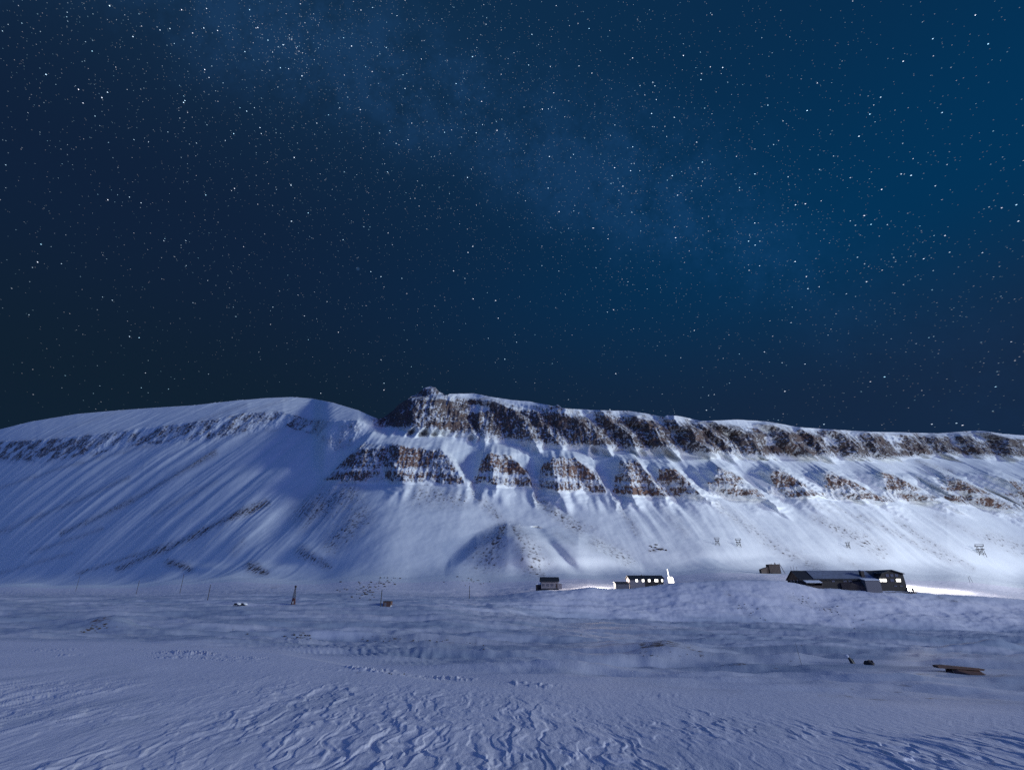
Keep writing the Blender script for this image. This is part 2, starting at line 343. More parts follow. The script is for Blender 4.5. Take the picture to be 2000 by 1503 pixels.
Z = Z + zb(1310, 1274, 68, 6.5, 1.15, .03) + zb(205, 1225, 60, 8, 2.2, .05) + zb(100, 1240, 90, 4, .8) + zb(1130, 1240, 50, 3, .6) - zb(1250, 1290, 150, 4, .6) + zb(1600, 1267, 90, 3.5, 1.3, .02) + zb(1940, 1268, 90, 4, 1.5, .0) - zb(1800, 1257, 170, 5, 1.1, .02) + zb(1180, 1258, 70, 3, .8) + zb(1350, 1258, 50, 3, .7) \
      + zb(1780, 1246, 120, 3.5, .5, .02) - zb(1650, 1228, 200, 4, .9, .02) + zb(650, 1244, 110, 3, .5, .03) + zb(840, 1252, 100, 3, .5, .03) - zb(700, 1252, 200, 3, .35, .03) + zb(1110, 1308, 60, 8, .25) + zb(1850, 1310, 60, 5, .35)
# sastrugi of the near field
near = (seg[:, None]+fr[:, None] < 4.6)*gfac
nw = near*(1-.8*sstep(2.72, 3.0, seg[:, None]+fr[:, None]))*(1-sstep(3.6, 4.6, seg[:, None]+fr[:, None]))
qx = X + .55*fbm(X/1.7, Y/2.6, 3, 10)*1.6 + .10*(Y-15); qy = Y + 1.2*fbm(X/2.3, Y/3., 2, 13)
h1 = fbm(qx/.85, qy/4.2, 4, 14, .5)
ph = X/1.45 + 1.5*fbm(X/2.6, Y/7., 2, 14) + .7*fbm(X/.8, Y/2.0, 3, 16) + .03*(Y-15)
ff = ph-np.floor(ph); am = sstep(-.25, .35, fbm(X/1.6+ph*.3, Y/4., 2, 17))
st = .050*sstep(0, .07, ff)*(1-ff)*am + .03*sstep(-.03, .04, h1)
patch = sstep(-.25, .2, fbm(X/9., Y/14., 2, 18) + .15*sstep(24, 17, Y) - .25*sstep(26, 38, Y))
fine = .012*fbm(X/.30, Y/.8, 3, 20) + .016*sstep(.05, .3, fbm(qx/.4, qy/1.5, 2, 21))
broad = .12*fbm(X/9., Y/7., 2, 22)
cross = .03*sstep(0, .08, fbm((Y-.12*X)/1.1, X/9., 3, 26))*sstep(4, 14, X)*sstep(20, 26, Y)
Z = Z + nw*(st*patch + fine*(.5+patch) + broad + cross)
# trodden track along the crest of the near field
trk = np.interp(px, [0,200,400,550,700,850,1000,1200,1400], [1268,1269,1275,1290,1304,1322,1332,1352,1362])
tw = np.exp(-((py-trk)/3.2)**2)*(1-sstep(1000, 1500, px))*(.25+.75*sstep(60, 250, px))*gfac*(seg[:, None] <= 4)
trk2 = trk+9+4*pn(px/90., px*0, 29)
tw2 = np.exp(-((py-trk2)/2.2)**2)*sstep(40, 120, px)*(1-sstep(450, 800, px))*gfac*(seg[:, None] <= 4)
blk = sstep(.05, .3, pn(X/.28, Y/1.1, 27))
Z = Z + (tw*.9 + tw2*.5)*(.15*blk*sstep(-.3, .3, pn(X/5., Y/5., 28)) + .01)

# ---- rock / scour cover, with some shade painted into it
def strip(pts, w0, w1, s):
    out = np.zeros_like(px)
    for (x0, y0), (x1, y1) in zip(pts[:-1], pts[1:]):
        dx, dy = x1-x0, y1-y0; L2 = dx*dx+dy*dy
        t = np.clip(((px-x0)*dx + (py-y0)*dy)/L2, 0, 1)
        d = np.hypot(px-x0-t*dx, py-y0-t*dy); w = w0+(w1-w0)*t
        out = np.maximum(out, s*np.clip(1.15-d/w, 0, 1))
    return out
# steepness of the finished surface
def normals(X, Y, Z):
    dXx, dXy = np.gradient(X, axis=1), np.gradient(X, axis=0)
    dYx, dYy = np.gradient(Y, axis=1), np.gradient(Y, axis=0)
    dZx, dZy = np.gradient(Z, axis=1), np.gradient(Z, axis=0)
    nx = dYx*dZy - dZx*dYy; ny = dZx*dXy - dXx*dZy; nz = dXx*dYy - dYx*dXy
    l = np.sqrt(nx*nx+ny*ny+nz*nz)+1e-9; return nx/l, ny/l, nz/l
nx, ny, nz = normals(X, Y, Z)
steep = 1-np.abs(nz)
fineN = fbm(X/6., zz/9., 3, 110); bigN = fbm(X/55., zz/22., 3, 114)
mot = .45*fbm(X/9., zz/16., 4, 111, .6) + 1.0*fbm(X/2.4, zz/13., 3, 112, .7)
vband = seg[:, None]+fr[:, None]-12
rockU = cliffU*(.43 + .28*sstep(.3, .75, steep) + .42*bigN + .62*mot + .22*ribsU - .40*sstep(.75, 1.0, vband)*(px > 875) - .2*sstep(.18, .0, vband) - .05*np.exp(-((px-840)/30.)**2) + .15*sstep(806, 798, px))*np.maximum(sstep(3, 16, dY + 14*sstep(-.1, .35, bigN) + 14*(1-vband)), sstep(885, 865, px))
vl = seg[:, None]+fr[:, None]-10
rockL = cliffL*(.43 + .25*sstep(.3, .75, steep) + .35*bigN + .62*mot + .12*strL - .35*np.exp(-((vl-.38)/.07)**2))*sstep(-6, 8, dL)
rockD = bandD*(.30 + .55*fbm(X/14., zz/18., 3, 117) + .5*fbm(X/4., zz/9., 3, 118) + .3*sstep(.3, .6, steep))*(.45+.55*(1-sstep(560, 660, px)))*sstep(-.22, .12, fbm(X/70., zz/45., 3, 119)+.04)
rock = np.clip(np.maximum(np.maximum(rockU, rockL), rockD), 0, 1.2)
stre = sstep(-.35, .45, fbm(wx/5., Y/110., 3, 120))
sp = np.zeros_like(px)
for a in [([(120,1042),(260,975),(420,885)],7,9,.34),([(0,1040),(130,985),(250,935)],8,7,.26),([(230,1110),(400,1035),(520,982)],9,12,.42),([(150,1118),(330,1062),(450,1010)],6,7,.3),
          ([(0,952),(150,905),(300,868)],6,5,.22),([(60,1080),(200,1030)],6,6,.22),([(0,1120),(140,1078)],6,6,.2),([(300,1000),(420,940)],8,8,.2),([(240,800),(90,852)],5,5,.12),([(480,790),(320,845)],6,5,.18),([(560,780),(470,808)],5,5,.16),
          ([(330,1100),(372,1110)],13,10,.42),([(488,1108),(520,1118)],16,10,.45),([(590,1078),(640,1104)],18,12,.34),([(455,1080),(475,1056)],12,8,.2),
          ([(600,1000),(680,965)],46,44,.34),([(700,1010),(650,1060)],40,30,.31),([(820,965),(900,975)],36,24,.28),([(925,962),(972,1010)],14,14,.28),([(1050,975),(1130,1030)],16,20,.34),([(1160,1035),(1120,1028)],12,10,.2),
          ([(980,1030),(950,1085)],22,56,.31),([(1005,1030),(1045,1095)],18,46,.30),([(984,1026),(968,1060)],9,16,.5),([(1002,1027),(1016,1052)],6,10,.45),([(1040,1110),(1060,1124)],18,10,.38),([(1160,1058),(1225,1092)],20,20,.28),([(1085,1040),(1120,1060)],8,10,.14),  # next-to-last strip paints the dark shade on the cone's right shoulder
          ([(1270,1075),(1295,1070)],6,4,.5),([(1205,985),(1245,1040)],9,10,.26),([(1300,1010),(1340,1040)],8,12,.16),([(1280,985),(1330,1020)],6,6,.16),([(1400,985),(1520,1070),(1600,1112)],14,18,.24),  # second and last strips paint shadowed channels as darker cover
          ([(1590,1010),(1720,1075)],12,26,.28),([(1560,975),(1700,1035)],5,6,.18),([(1680,1010),(1860,1095)],9,10,.26),([(1750,1015),(1800,1050),(1900,1110)],9,9,.26),([(1830,1010),(1990,1085)],9,9,.18),([(1930,1050),(2060,1085)],20,22,.26),([(1620,985),(1690,1020)],5,5,.22),
          ([(1790,900),(1860,922)],7,9,.26),([(1640,1090),(1760,1140)],7,6,.2),([(1330,930),(1400,985)],8,8,.12),([(980,872),(900,900)],10,10,.10)]:
    sp = np.maximum(sp, strip(*a))
rock = np.maximum(rock, sp*wmt*np.where(px < 640, .75+.95*stre, 1.0+.95*(sstep(-.35, .4, fbm(X/3.2, Y/4.5, 3, 121))-.4))*(seg[:, None] <= 12))
rock = np.maximum(rock, talus*taper*.30*sstep(.25, .7, fbm(wx/9., Y/150., 3, 123))*lefty)
# valley floor: scoured patches, stony ledges, painted shadow by the wreck
sc2 = np.zeros_like(px)
for a in [([(1255,1275),(1340,1272),(1372,1280)],9,7,.62),([(1790,1321),(1860,1317),(1980,1322)],5,8,.5),([(160,1236),(210,1226)],7,6,.5),([(560,1246),(600,1244)],4,4,.4),([(700,1250),(930,1256)],3,3,.34),([(455,1228),(480,1236)],3,3,.4),  # second strip: dirt plus painted shadow on the ground round the wreck
          ([(1100,1310),(1190,1314)],9,7,.22),([(1200,1330),(1450,1350)],8,6,.12),([(1750,1345),(2060,1382)],12,16,.22),([(1500,1330),(1750,1350)],8,9,.16),([(1600,1352),(1820,1368)],5,6,.22),([(1700,1160),(1790,1210)],16,14,.14),([(1420,1160),(1480,1215)],9,6,.24),([(1540,1165),(1650,1200)],12,10,.26),([(1830,1165),(1870,1178)],7,4,.36),
          ([(1380,1135),(1460,1128)],7,7,.26),([(440,1160),(520,1150)],8,6,.2),([(530,1147),(548,1144)],5,4,.6),([(640,1160),(720,1140)],12,14,.18),([(900,1130),(940,1140)],8,8,.25),([(1850,1305),(1800,1316)],4,7,.3),([(0,1210),(200,1200)],14,8,.08)]:
    sc2 = np.maximum(sc2, strip(*a))
sn = sstep(-.3, .5, fbm(X/7., Y/2.5, 4, 126))
rock = np.maximum(rock, sc2*gfac*(.5+.9*sn))
thin = sstep(-.45, .35, fbm(X/40.+.3*hum, Y/14., 4, 128))*mid*(1-.6*moundw)
rock = np.maximum(rock, .16*thin*(.6+.4*sn))
icy = np.clip(mid*(.30+.55*sstep(-.35, .3, fbm(X/34.+.4*hum, Y/10., 4, 129)))*(1-.75*moundw) + nw*.25*sstep(.05, .4, fbm(X/3., Y/9., 3, 130)), 0, .9)
red = np.clip(cliffL*(.6+1.2*bigN)+.35*sstep(.1, .4, bigN)*cliffU + .3*bandD, 0, 1)*wmt + icy*(1-wmt)

def grid_object(name, sl, mat):
    Xs, Ys, Zs = X[sl], Y[sl], Z[sl]; n, mcol = Xs.shape
    me = bpy.data.meshes.new(name)
    co = np.stack([Xs, Ys, Zs], -1).reshape(-1, 3).astype(np.float32)
    i = np.arange((n-1)*mcol).reshape(n-1, mcol)[:, :-1].ravel()
    q = np.stack([i, i+1, i+mcol+1, i+mcol], -1).astype(np.int32)
    me.vertices.add(len(co)); me.vertices.foreach_set('co', co.ravel())
    me.loops.add(q.size); me.loops.foreach_set('vertex_index', q.ravel())
    me.polygons.add(len(q)); me.polygons.foreach_set('loop_start', np.arange(0, q.size, 4, dtype=np.int32)); me.polygons.foreach_set('loop_total', np.full(len(q), 4, np.int32))
    me.update(calc_edges=True)
    me.polygons.foreach_set('use_smooth', np.ones(len(q), bool))
    for an, arr in (('rock', rock), ('red', red)):
        a = me.attributes.new(an, 'FLOAT', 'POINT'); a.data.foreach_set('value', arr[sl].astype(np.float32).ravel())
    me.materials.append(mat); me.validate(); me.update()
    o = bpy.data.objects.new(name, me); COL.objects.link(o); o['kind'] = 'structure'; return o
kH = int(np.argmax(seg == 9)) - 14
grid_object('snow_ground', slice(0, kH+1), M_NEAR)
grid_object('mountain', slice(kH, NY), M_MTN)
mb = MB()
gx = np.linspace(-900, 900, 61); gy = np.linspace(-900, 14, 41)
vv = [(x, y, -4.55 + .25*math.sin(x*.05)*math.cos(y*.07)) for y in gy for x in gx]
ff = [(j*61+i, j*61+i+1, (j+1)*61+i+1, (j+1)*61+i) for j in range(40) for i in range(60)]
tag(link_mesh('snow_plain', vv, ff, M_NEAR, smooth=True), kind='structure')

# surface lookup by photo pixel (nearest visible terrain point)
PXX, PYY = project(X, Y, Z)
def place(x, y, ymax=1e9, ymin=0):
    m = (np.abs(PXX-x) < 3) & (np.abs(PYY-y) < 3.5) & (Y < ymax) & (Y > ymin)
    idx = np.argwhere(m)
    if len(idx) == 0:
        m = (np.abs(PXX-x) < 4) & (Y < ymax) & (Y > ymin); idx = np.argwhere(m)
        d = np.abs(PYY[m]-y); i, j = idx[int(np.argmin(d))]
    else:
        d = np.hypot(PXX[m]-x, PYY[m]-y) + Y[m]*.004; i, j = idx[int(np.argmin(d))]
    return np.array([X[i, j], Y[i, j], Z[i, j]])
def ground(x, y):
    c = Y[:kH+60]; m = np.hypot(X[:kH+60]-x, c-y); i, j = np.unravel_index(int(np.argmin(m)), m.shape); return float(Z[i, j])

# ------------------------------------------------------------------ object materials
m_snow = simple('snow_cap', (.8,.82,.86), .8, .08, 3, bump=.05)
m_thin = simple('thin_crusted_snow', (.20,.23,.30), .8, .3, .8, bump=.03)
m_dark = simple('dark_boards', (.045,.034,.033), .75, .4, 1.2, (1,1,6))
m_dark2 = simple('dark_brown_wood', (.075,.05,.045), .75, .4, 1.2, (6,6,1))
m_roof = simple('dark_roof_sheet', (.03,.032,.04), .6, .3, 1.5, (8,1,1))
m_pale = simple('pale_painted_boards', (.27,.24,.26), .7, .14, 1.5, (1,1,8))
m_grey = simple('grey_painted_boards', (.17,.16,.19), .7, .2, 1.5, (8,1,1))
m_wood = simple('weathered_timber', (.05,.042,.046), .85, .4, 2.2, (6,6,.6))
m_pole = simple('pole_timber', (.07,.06,.06), .8, .3, 2)
m_rust = simple('rusty_steel', (.16,.075,.055), .8, .6, 1.6, col2=(.07,.045,.045))
m_mast = simple('dark_red_steel', (.09,.03,.03), .7, .5, 2)
m_rock = simple('boulder_stone', (.09,.075,.07), .9, .5, 1.8, bump=.08)
m_trim = simple('light_trim', (.45,.44,.46), .7, .1, 3)
m_glass = simple('dim_window_glass', (.20,.20,.25), .15, .2, 1.2)
m_lit = emit('lit_window', (1.0,.97,.90), 4.0)
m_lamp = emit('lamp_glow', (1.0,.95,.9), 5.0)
m_black = simple('black_rubber', (.02,.02,.025), .6, .3, 2)

def window(parent, x, z, w, h, y=0.0, lit=False, face='y', frame=None):
    """window set in a wall whose outside faces -y (face='y') or -x (face='x')"""
    f = MB(); g = MB(); t = .09
    def B(mb, a0, a1, d0, d1, z0, z1):
        if face == 'y': mb.box(a0, a1, y+d0, y+d1, z0, z1)
        else: mb.box(y+d0, y+d1, a0, a1, z0, z1)
    B(f, x-w/2-t, x-w/2, -.07, .05, z-t, z+h+t); B(f, x+w/2, x+w/2+t, -.07, .05, z-t, z+h+t)
    B(f, x-w/2, x+w/2, -.07, .05, z-t, z); B(f, x-w/2, x+w/2, -.07, .05, z+h, z+h+t)
    if not lit: B(f, x-.03, x+.03, -.06, -.02, z, z+h)
    B(g, x-w/2, x+w/2, -.035, .03, z, z+h)
    fo = f.build('window', frame or m_trim, parent); go = g.build('pane', m_lit if lit else m_glass, fo)
    return fo
def on(x, y, **k):
    p = place(x, y, **k); return p

# ------------------------------------------------------------------ large dark building on the mound
p = on(1612, 1150, ymin=215, ymax=262); BY = 238.0
px0 = lambda x: float(tan_az(x, 1150)*BY)
m_px = BY*.000863*1.0
bx0 = px0(1566); bz = -1.6
b = empty('lodge_building', (bx0, BY, bz))
tag(b, 'large dark brown lodge with snowy roof, chimney and three bright windows on its right end', 'building')
Lw = px0(1727)-bx0; D = 11.0
# photo rows -> local height on the front wall plane
hz = lambda y, dd=0: float(ratio(y)*(BY+dd)) - bz
e = hz(1131); rd = hz(1115, D/2)
w = MB(); w.prismx([(0,-2.5),(D,-2.5),(D,e),(D/2,rd),(0,e)], 0, Lw); w.build('wall', m_dark, b)
w = MB(); w.prismx([(-.5,e-.25),(D/2,rd+.02),(D+.5,e-.25),(D+.5,e),(D/2,rd+.28),(-.5,e)], -.5, Lw+.2); rf = w.build('roof', m_roof, b)
w = MB(); w.prismx([(.0,e+.22),(D/2-.5,rd+.06),(D/2-.4,rd+.32),(-.1,e+.40)], 6.0, Lw-3.2); w.build('roof_snow', m_thin, rf)
# left gable end: windows, balcony roof with snow
for yy in (2.2, 5.0, 7.6): window(b, yy, hz(1136), .95, 1.0, 0, face='x', frame=m_dark2)
w = MB(); w.prismx([(-2.6,hz(1137)-.15),(0.02,hz(1131)-.4),(0.02,hz(1131)-.15),(-2.6,hz(1137)+.1)], 1.2, 8.0); w.build('porch_roof', m_snow, b)
w = MB(); w.box(1.2, 8.0, -2.5, -2.3, hz(1148)-.6, hz(1143)); w.box(1.2,1.4,-2.3,-.02,hz(1148)-.6,hz(1143)); w.box(7.8, 8.0, -2.3, -.02, hz(1148)-.6, hz(1137)); w.box(1.2,1.35,-2.5,-2.3,hz(1143)+.01,hz(1138)); w.build('balcony', m_dark2, b)
window(b, px0(1631)-bx0, hz(1136), 1.3, 1.25, 0, frame=m_dark2)
window(b, px0(1654)-bx0, hz(1136), 1.5, .9, 0, frame=m_dark2); window(b, px0(1664)-bx0, hz(1136), 1.5, .9, 0, frame=m_dark2)
w = MB(); cx0 = px0(1694)-bx0; w.box(cx0-.7, cx0+.7, .6, 2.0, e-.6, hz(1114)); chm = w.build('chimney', m_dark2, b)
w = MB(); w.box(cx0-.85, cx0+.85, .45, 2.15, hz(1114), hz(1111)-.25); w.build('chimney_snow', m_snow, chm)
# grey annex with drift in front
ax0, ax1 = px0(1684)-bx0, px0(1713)-bx0
w = MB(); w.prismx([(-3.2,-2.5),(-.02,-2.5),(-.02,hz(1130)),(-3.2,hz(1133))], ax0, ax1); an = w.build('annex', m_grey, b)
w = MB(); w.prismx([(-3.4,hz(1133)),(.0,hz(1130)+.02),(.0,hz(1130)+.3),(-3.4,hz(1133)+.25)], ax0-.2, ax1+.2); w.build('annex_roof', m_snow, an)
w = MB(); w.poly([(ax0-9,-.6,hz(1139)),(ax0-5,-1.6,hz(1139)+.1),(ax0,-2.4,hz(1146)),(ax0,-.05,hz(1134)),(ax0-9,-.05,hz(1137)),(ax0-9,-.6,-2),(ax0,-2.4,-2)],[(0,1,2,3,4),(0,5,6,2,1)]); w.build('stair_roof', m_dark2, b)
# right end block with cross gable, three storeys
rx0, rx1 = px0(1716)-bx0, px0(1766)-bx0; rm = px0(1744)-bx0
gy = -1.6
he = hz(1119, gy); ha = hz(1113, gy)
w = MB(); w.prism([(rx0,-3.2),(rx1+.6,-3.2),(rx1,he-.1),(rm,ha),(rx0+2.2,he),(rx0,e+.3)][::1], gy, D+1); w.build('wing_wall', m_dark, b)
w = MB(); w.prism([(rx0+1.4,he-.35),(rm,ha+.02),(rx1+.5,he-.35),(rx1+.5,he-.1),(rm,ha+.3),(rx0+1.4,he-.1)], gy-.6, D+1.4); w.build('wing_roof', m_roof, b)
for xx in (1735,1744,1753): window(b, px0(xx)-bx0, hz(1126), 1.25, 1.15, gy, frame=m_dark2)
for xx, l, ww in ((1720,True,.9),(1727,True,1.6),(1742,False,1.5),(1754,True,1.9)):
    o = window(b, px0(xx)-bx0, hz(1135.5), ww, 1.15, gy, lit=l, frame=m_dark2)
    if l: o['label'] = 'brightly lit window'
for xx in (1746,1757): window(b, px0(xx)-bx0, hz(1145), 1.2, .5, gy, frame=m_dark2)
w = MB(); w.box(rx0+.5, rx1+2.6, gy-1.6, gy-.02, -3.0, hz(1154)-.3); w.build('terrace', m_dark2, b)
w = MB(); sx = rx1+1.6; w.box(sx, sx+.5, gy-1.2, gy-.7, hz(1154)-.35, hz(1149)); pst = w.build('terrace_post', m_dark2, b)
w = MB(); w.box(sx-.1, sx+.9, gy-1.3, gy-.6, hz(1149), hz(1148)); w.build('post_snow', m_snow, pst)
# flood lamp on the back right corner, the light seen on the snow beside the building
w = MB(); w.box(rx1+.1, rx1+.9, D-.5, D+.3, 6.2, 6.7); w.build('flood_lamp', m_lamp, b)

# ------------------------------------------------------------------ long low house with lit windows
HY = 244.0
q0 = lambda x, yv=1145: float(tan_az(x, yv)*HY)
h0 = q0(1231); Lh = q0(1297)-h0; hb = float(ratio(1148)*HY)
h = empty('long_house', (h0, HY, hb))
tag(h, 'long low house with five glowing windows, half pale half dark wall', 'house')
hv = lambda y, dd=0: float(ratio(y)*(HY+dd)) - hb
De = 7.5; hm = q0(1260)-h0
e = hv(1129); rg = hv(1124, De/2)
w = MB(); w.prismx([(0,-.2),(De,-.2),(De,e),(De/2,rg),(0,e)], 0, hm); w.build('pale_wall', m_pale, h)
w = MB(); w.prismx([(.01,-.6),(De,-.6),(De,e-.02),(De/2,rg-.02),(.01,e-.02)], hm+.02, Lh); w.build('dark_wall', m_dark, h)
w = MB(); w.prismx([(-.6,e-.35),(De/2,rg+.0),(De+.6,e-.35),(De+.6,e-.1),(De/2,rg+.25),(-.6,e-.1)], -.5, Lh+.4); w.build('roof', m_roof, h)
w = MB(); w.box(-.0, hm, -.3, De, -1.6, -.22); w.build('foundation', m_black, h)
for xx, l in ((1244.5,1),(1257,1),(1269,1),(1283,1.55),(1295,.7)):
    o = window(h, min(q0(xx)-h0, Lh-.6), hv(1135.5), .95*l, 1.25, 0, lit=True, frame=m_dark2 if xx > 1260 else m_trim); o['label'] = 'glowing window'
w = MB(); w.bar((hm-.6, 2.6, e), (hm-.6, 2.6, hv(1121)), .25, .22); w.build('chimney', m_roof, h)
# low shed at its left end
s0 = q0(1201, 1147); Ls = q0(1229, 1147)-s0-.3
sY = HY-2; sb = float(ratio(1149)*sY)
s = empty('low_shed', (s0, sY, sb)); tag(s, 'low grey shed with snow behind it, left of the long house', 'shed')
sh = float(ratio(1137)*sY)-sb
w = MB(); w.prismx([(0,-.9),(4,-.9),(4,sh+.2),(0,sh-.5)], 0, Ls); w.build('wall', m_grey, s)
w = MB(); w.prismx([(-.3,sh-.52),(4.3,sh+.25),(4.3,sh+.45),(-.3,sh-.3)], -.2, Ls+.1); w.build('roof', m_roof, s)
w = MB(); w.bar((.8,-.5,-.9),(.5,-.5,sh-.9),.07); w.bar((1.1,-.5,-1.5),(.8,-.5,.3),.05); w.build('prop', m_wood, s)
# glowing booth with slanting mast
kp = on(1312, 1135, ymin=215, ymax=262); kY = 245.0; kx = float(tan_az(1311, 1135)*kY); kb = float(ratio(1136)*kY)
k = empty('lit_booth', (kx, kY, kb)); tag(k, 'glowing white booth with a thin bright mast right of the long house', 'booth')
kh = float(ratio(1126)*kY)-kb; kt = float(ratio(1111)*kY)-kb
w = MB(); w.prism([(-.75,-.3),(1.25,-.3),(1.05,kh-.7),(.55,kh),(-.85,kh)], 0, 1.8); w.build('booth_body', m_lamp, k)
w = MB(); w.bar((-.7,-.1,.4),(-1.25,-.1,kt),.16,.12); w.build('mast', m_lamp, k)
w = MB(); w.box(-.9, 1.3, -.2, 2.0, -.9, -.31); w.build('booth_base', m_dark, k)

# ------------------------------------------------------------------ small cabin
cY = 250.0
c0 = float(tan_az(1057, 1145)*cY); cL = float(tan_az(1091, 1145)*cY)-c0; cb = float(ratio(1148.5)*cY)
c = empty('cabin', (c0, cY, cb)); tag(c, 'small pale cabin with black roof standing alone left of the long house', 'cabin')
cv = lambda y, dd=0: float(ratio(y)*(cY+dd))-cb
e = cv(1134); rg = cv(1127.5, 3)
w = MB(); w.prismx([(0,0),(6,0),(6,e),(3,rg),(0,e)], 0, cL); w.build('wall', m_pale, c)
w = MB(); w.prismx([(-.45,e-.3),(3,rg+.02),(6.4,e-.3),(6.4,e-.05),(3,rg+.28),(-.45,e-.05)], -.4, cL+.45); w.build('roof', m_roof, c)
w = MB(); w.box(-.05, cL+.05, .1, 6.1, -1.6, -.02); w.build('foundation', m_black, c)
for xx in (1061.5, 1070, 1078.5): window(c, float(tan_az(xx,1143)*cY)-c0, cv(1143.5), .85, .75, 0, frame=m_dark2)
w = MB(); w.box(cL-1.2, cL-.5, -.06, -.005, .1, 2.0); w.build('door', m_dark2, c)
w = MB(); w.box(cL+.01, cL+1.6, .4, 3.5, -.3, cv(1138)); pc = w.build('porch', m_pale, c)
w = MB(); w.prism([(cL+.02,cv(1138)),(cL+1.9,cv(1138)-.3),(cL+1.9,cv(1138)-.1),(cL+.02,cv(1138)+.3)], .2, 3.7); w.build('porch_roof', m_snow, pc)
w = MB(); w.box(-2.2, -.02, .8, 5, -1.2, cv(1141)); ln = w.build('lean_to', m_dark, c)
w = MB(); w.prism([(-2.8,cv(1141)),(-.02,cv(1141)),(-.02,cv(1138)),(-2.2,cv(1139))], .6, 5.2); w.build('lean_to_snow', m_snow, ln)

# ------------------------------------------------------------------ derelict loading house above the road
dp = on(1508, 1120, ymin=262); dY_ = float(dp[1]); sc_ = dY_*.000863
dv = empty('derelict_loading_house', dp); tag(dv, 'ruined weathered timber loading house on the slope behind the lodge', 'ruin')
W_ = 40*dY_/1000/1.07
w = MB()
w.box(-.1*W_, .42*W_, 0, 5, -1.5, 19*sc_); 
for i in range(9):
    xx = -.1*W_+i*.065*W_; w.box(xx, xx+.02*W_, -.12, -.01, -.8, (19+(i*7 % 3))*sc_)
w.build('plank_wall', m_wood, dv)
w = MB(); w.box(-.5*W_, -.11*W_, .8, 4, -1.0, 8.5*sc_); w.build('dark_opening', m_dark, dv)
w = MB(); w.prism([(-.54*W_,8.5*sc_),(-.105*W_,8.5*sc_),(-.105*W_,14*sc_),(-.3*W_,12*sc_)], .6, 4.2); w.build('broken_roof', m_wood, dv)
w = MB(); w.bar((.25*W_,1,19*sc_),(.22*W_,1,22.5*sc_),.25); w.box(.43*W_-.1,.43*W_+.2,.2,4.8,-1.2,18*sc_); w.bar((.44*W_+.2,0,18*sc_),(.62*W_,-1,-1),.2); w.build('brace', m_wood, dv)
w = MB(); w.bar((-.1*W_,-.3,3*sc_),(.1*W_,-1.5,-1),.2); w.build('prop', m_wood, dv)

# thin posts between the ruin and the lodge
base = None
for (xx, yt, yb, lab) in ((1549,1108,1131,'leftmost of three thin bare posts beside the lodge gable'),(1554,1106,1131,'middle one of three thin bare posts beside the lodge gable'),(1560,1108,1130,'rightmost of three thin bare posts beside the lodge gable')):
    q = on(xx, 1128, ymin=240); H_ = (yb-yt)*float(q[1])*.00088
    if base is None:
        w = MB(); w.bar((0,0,-.8),(0,0,1),.11,.07); base = w.build('post', m_wood)
        o = base
    else: o = base.copy(); COL.objects.link(o)
    o.location = (float(tan_az(xx, yb)*q[1]), q[1], q[2]); o.scale = (1.2,1.2,H_); tag(o, lab, 'post', 'thin posts beside the lodge')

# ------------------------------------------------------------------ cableway trestles on the slope
def make_trestle():
    r_ = empty('cableway_trestle', (0,0,0))
    for sx_ in (-1, 1):
        for sy_ in (-1, 1):
            w = MB(); w.bar((sx_*1.9, sy_*1.6, -1.2), (sx_*1.2, sy_*.9, 6.0), .16, .14); w.build('leg', m_wood, r_)
    w = MB(); w.bar((-2.6,0,6.1),(2.6,0,6.1),.28); w.bar((-2.2,-1.2,4.2),(2.2,-1.2,4.2),.2); w.bar((-2.2,1.2,4.2),(2.2,1.2,4.2),.2); w.build('crossbeam', m_wood, r_)
    w = MB()
    for sy_ in (-1, 1): w.bar((-1.8,sy_*1.4,.6),(1.4,sy_*1.15,4.1),.13); w.bar((1.8,sy_*1.4,.6),(-1.4,sy_*1.15,4.1),.13)
    w.build('brace', m_wood, r_)
    w = MB(); w.bar((-2.3,-.7,6.3),(-2.3,-.7,7.4),.2); w.bar((2.3,-.7,6.3),(2.3,-.7,7.4),.2); w.bar((-2.6,-.7,7.3),(2.6,-.7,7.3),.16); w.build('saddle', m_wood, r_)
    return r_
tr = make_trestle()
for i, (xx, yb, hh, lab) in enumerate(((1444,1067,15,'wooden cableway trestle on the slope above the ruin'),(1657,1070,12,'small wooden cableway trestle on the snow slope above the lodge roof'),(1918,1085,21,'tallest wooden cableway trestle, far right on the slope'),(1402,1064,14,'leftmost wooden cableway trestle, half sunk in the snow bank'))):
    o = tr if i == 0 else copy_tree(tr)
    q = on(xx, yb, ymin=300); s_ = hh*float(q[1])*.00095/7.4
    o.location = q; o.scale = (s_,)*3; o.rotation_euler.z = -.35; tag(o, lab, 'trestle', 'cableway trestles on the slope')

# ------------------------------------------------------------------ telephone poles
pp = None
PL = [(148,1154,1125,'leftmost tall telephone pole on the snow flat'),(265,1160,1134,'second telephone pole from the left, short and pale'),(351,1158,1120,'tallest telephone pole at the foot of the left slope'),(405,1171,1141,'faint telephone pole left of the two small dark sheds'),
      (743,1184,1152,'telephone pole touching the rusty hut'),(917,1168,1143,'telephone pole left of the pale cabin, in front of stones'),(1894,1137,1125,'small telephone pole beside the road at far right')]
for i, (xx, yb, yt, lab) in enumerate(PL):
    q = on(xx, yb, ymin=120); H_ = (yb-yt)*float(q[1])*.00088
    if pp is None:
        w = MB(); w.bar((0,0,-.6),(0,0,1),.16,.11); pp = w.build('telephone_pole', m_pole)
        o = pp
    else: o = pp.copy(); COL.objects.link(o)
    o.location = (q[0], q[1], q[2]); o.scale = (1,1,H_); tag(o, lab, 'pole', 'telephone poles across the snow flat')
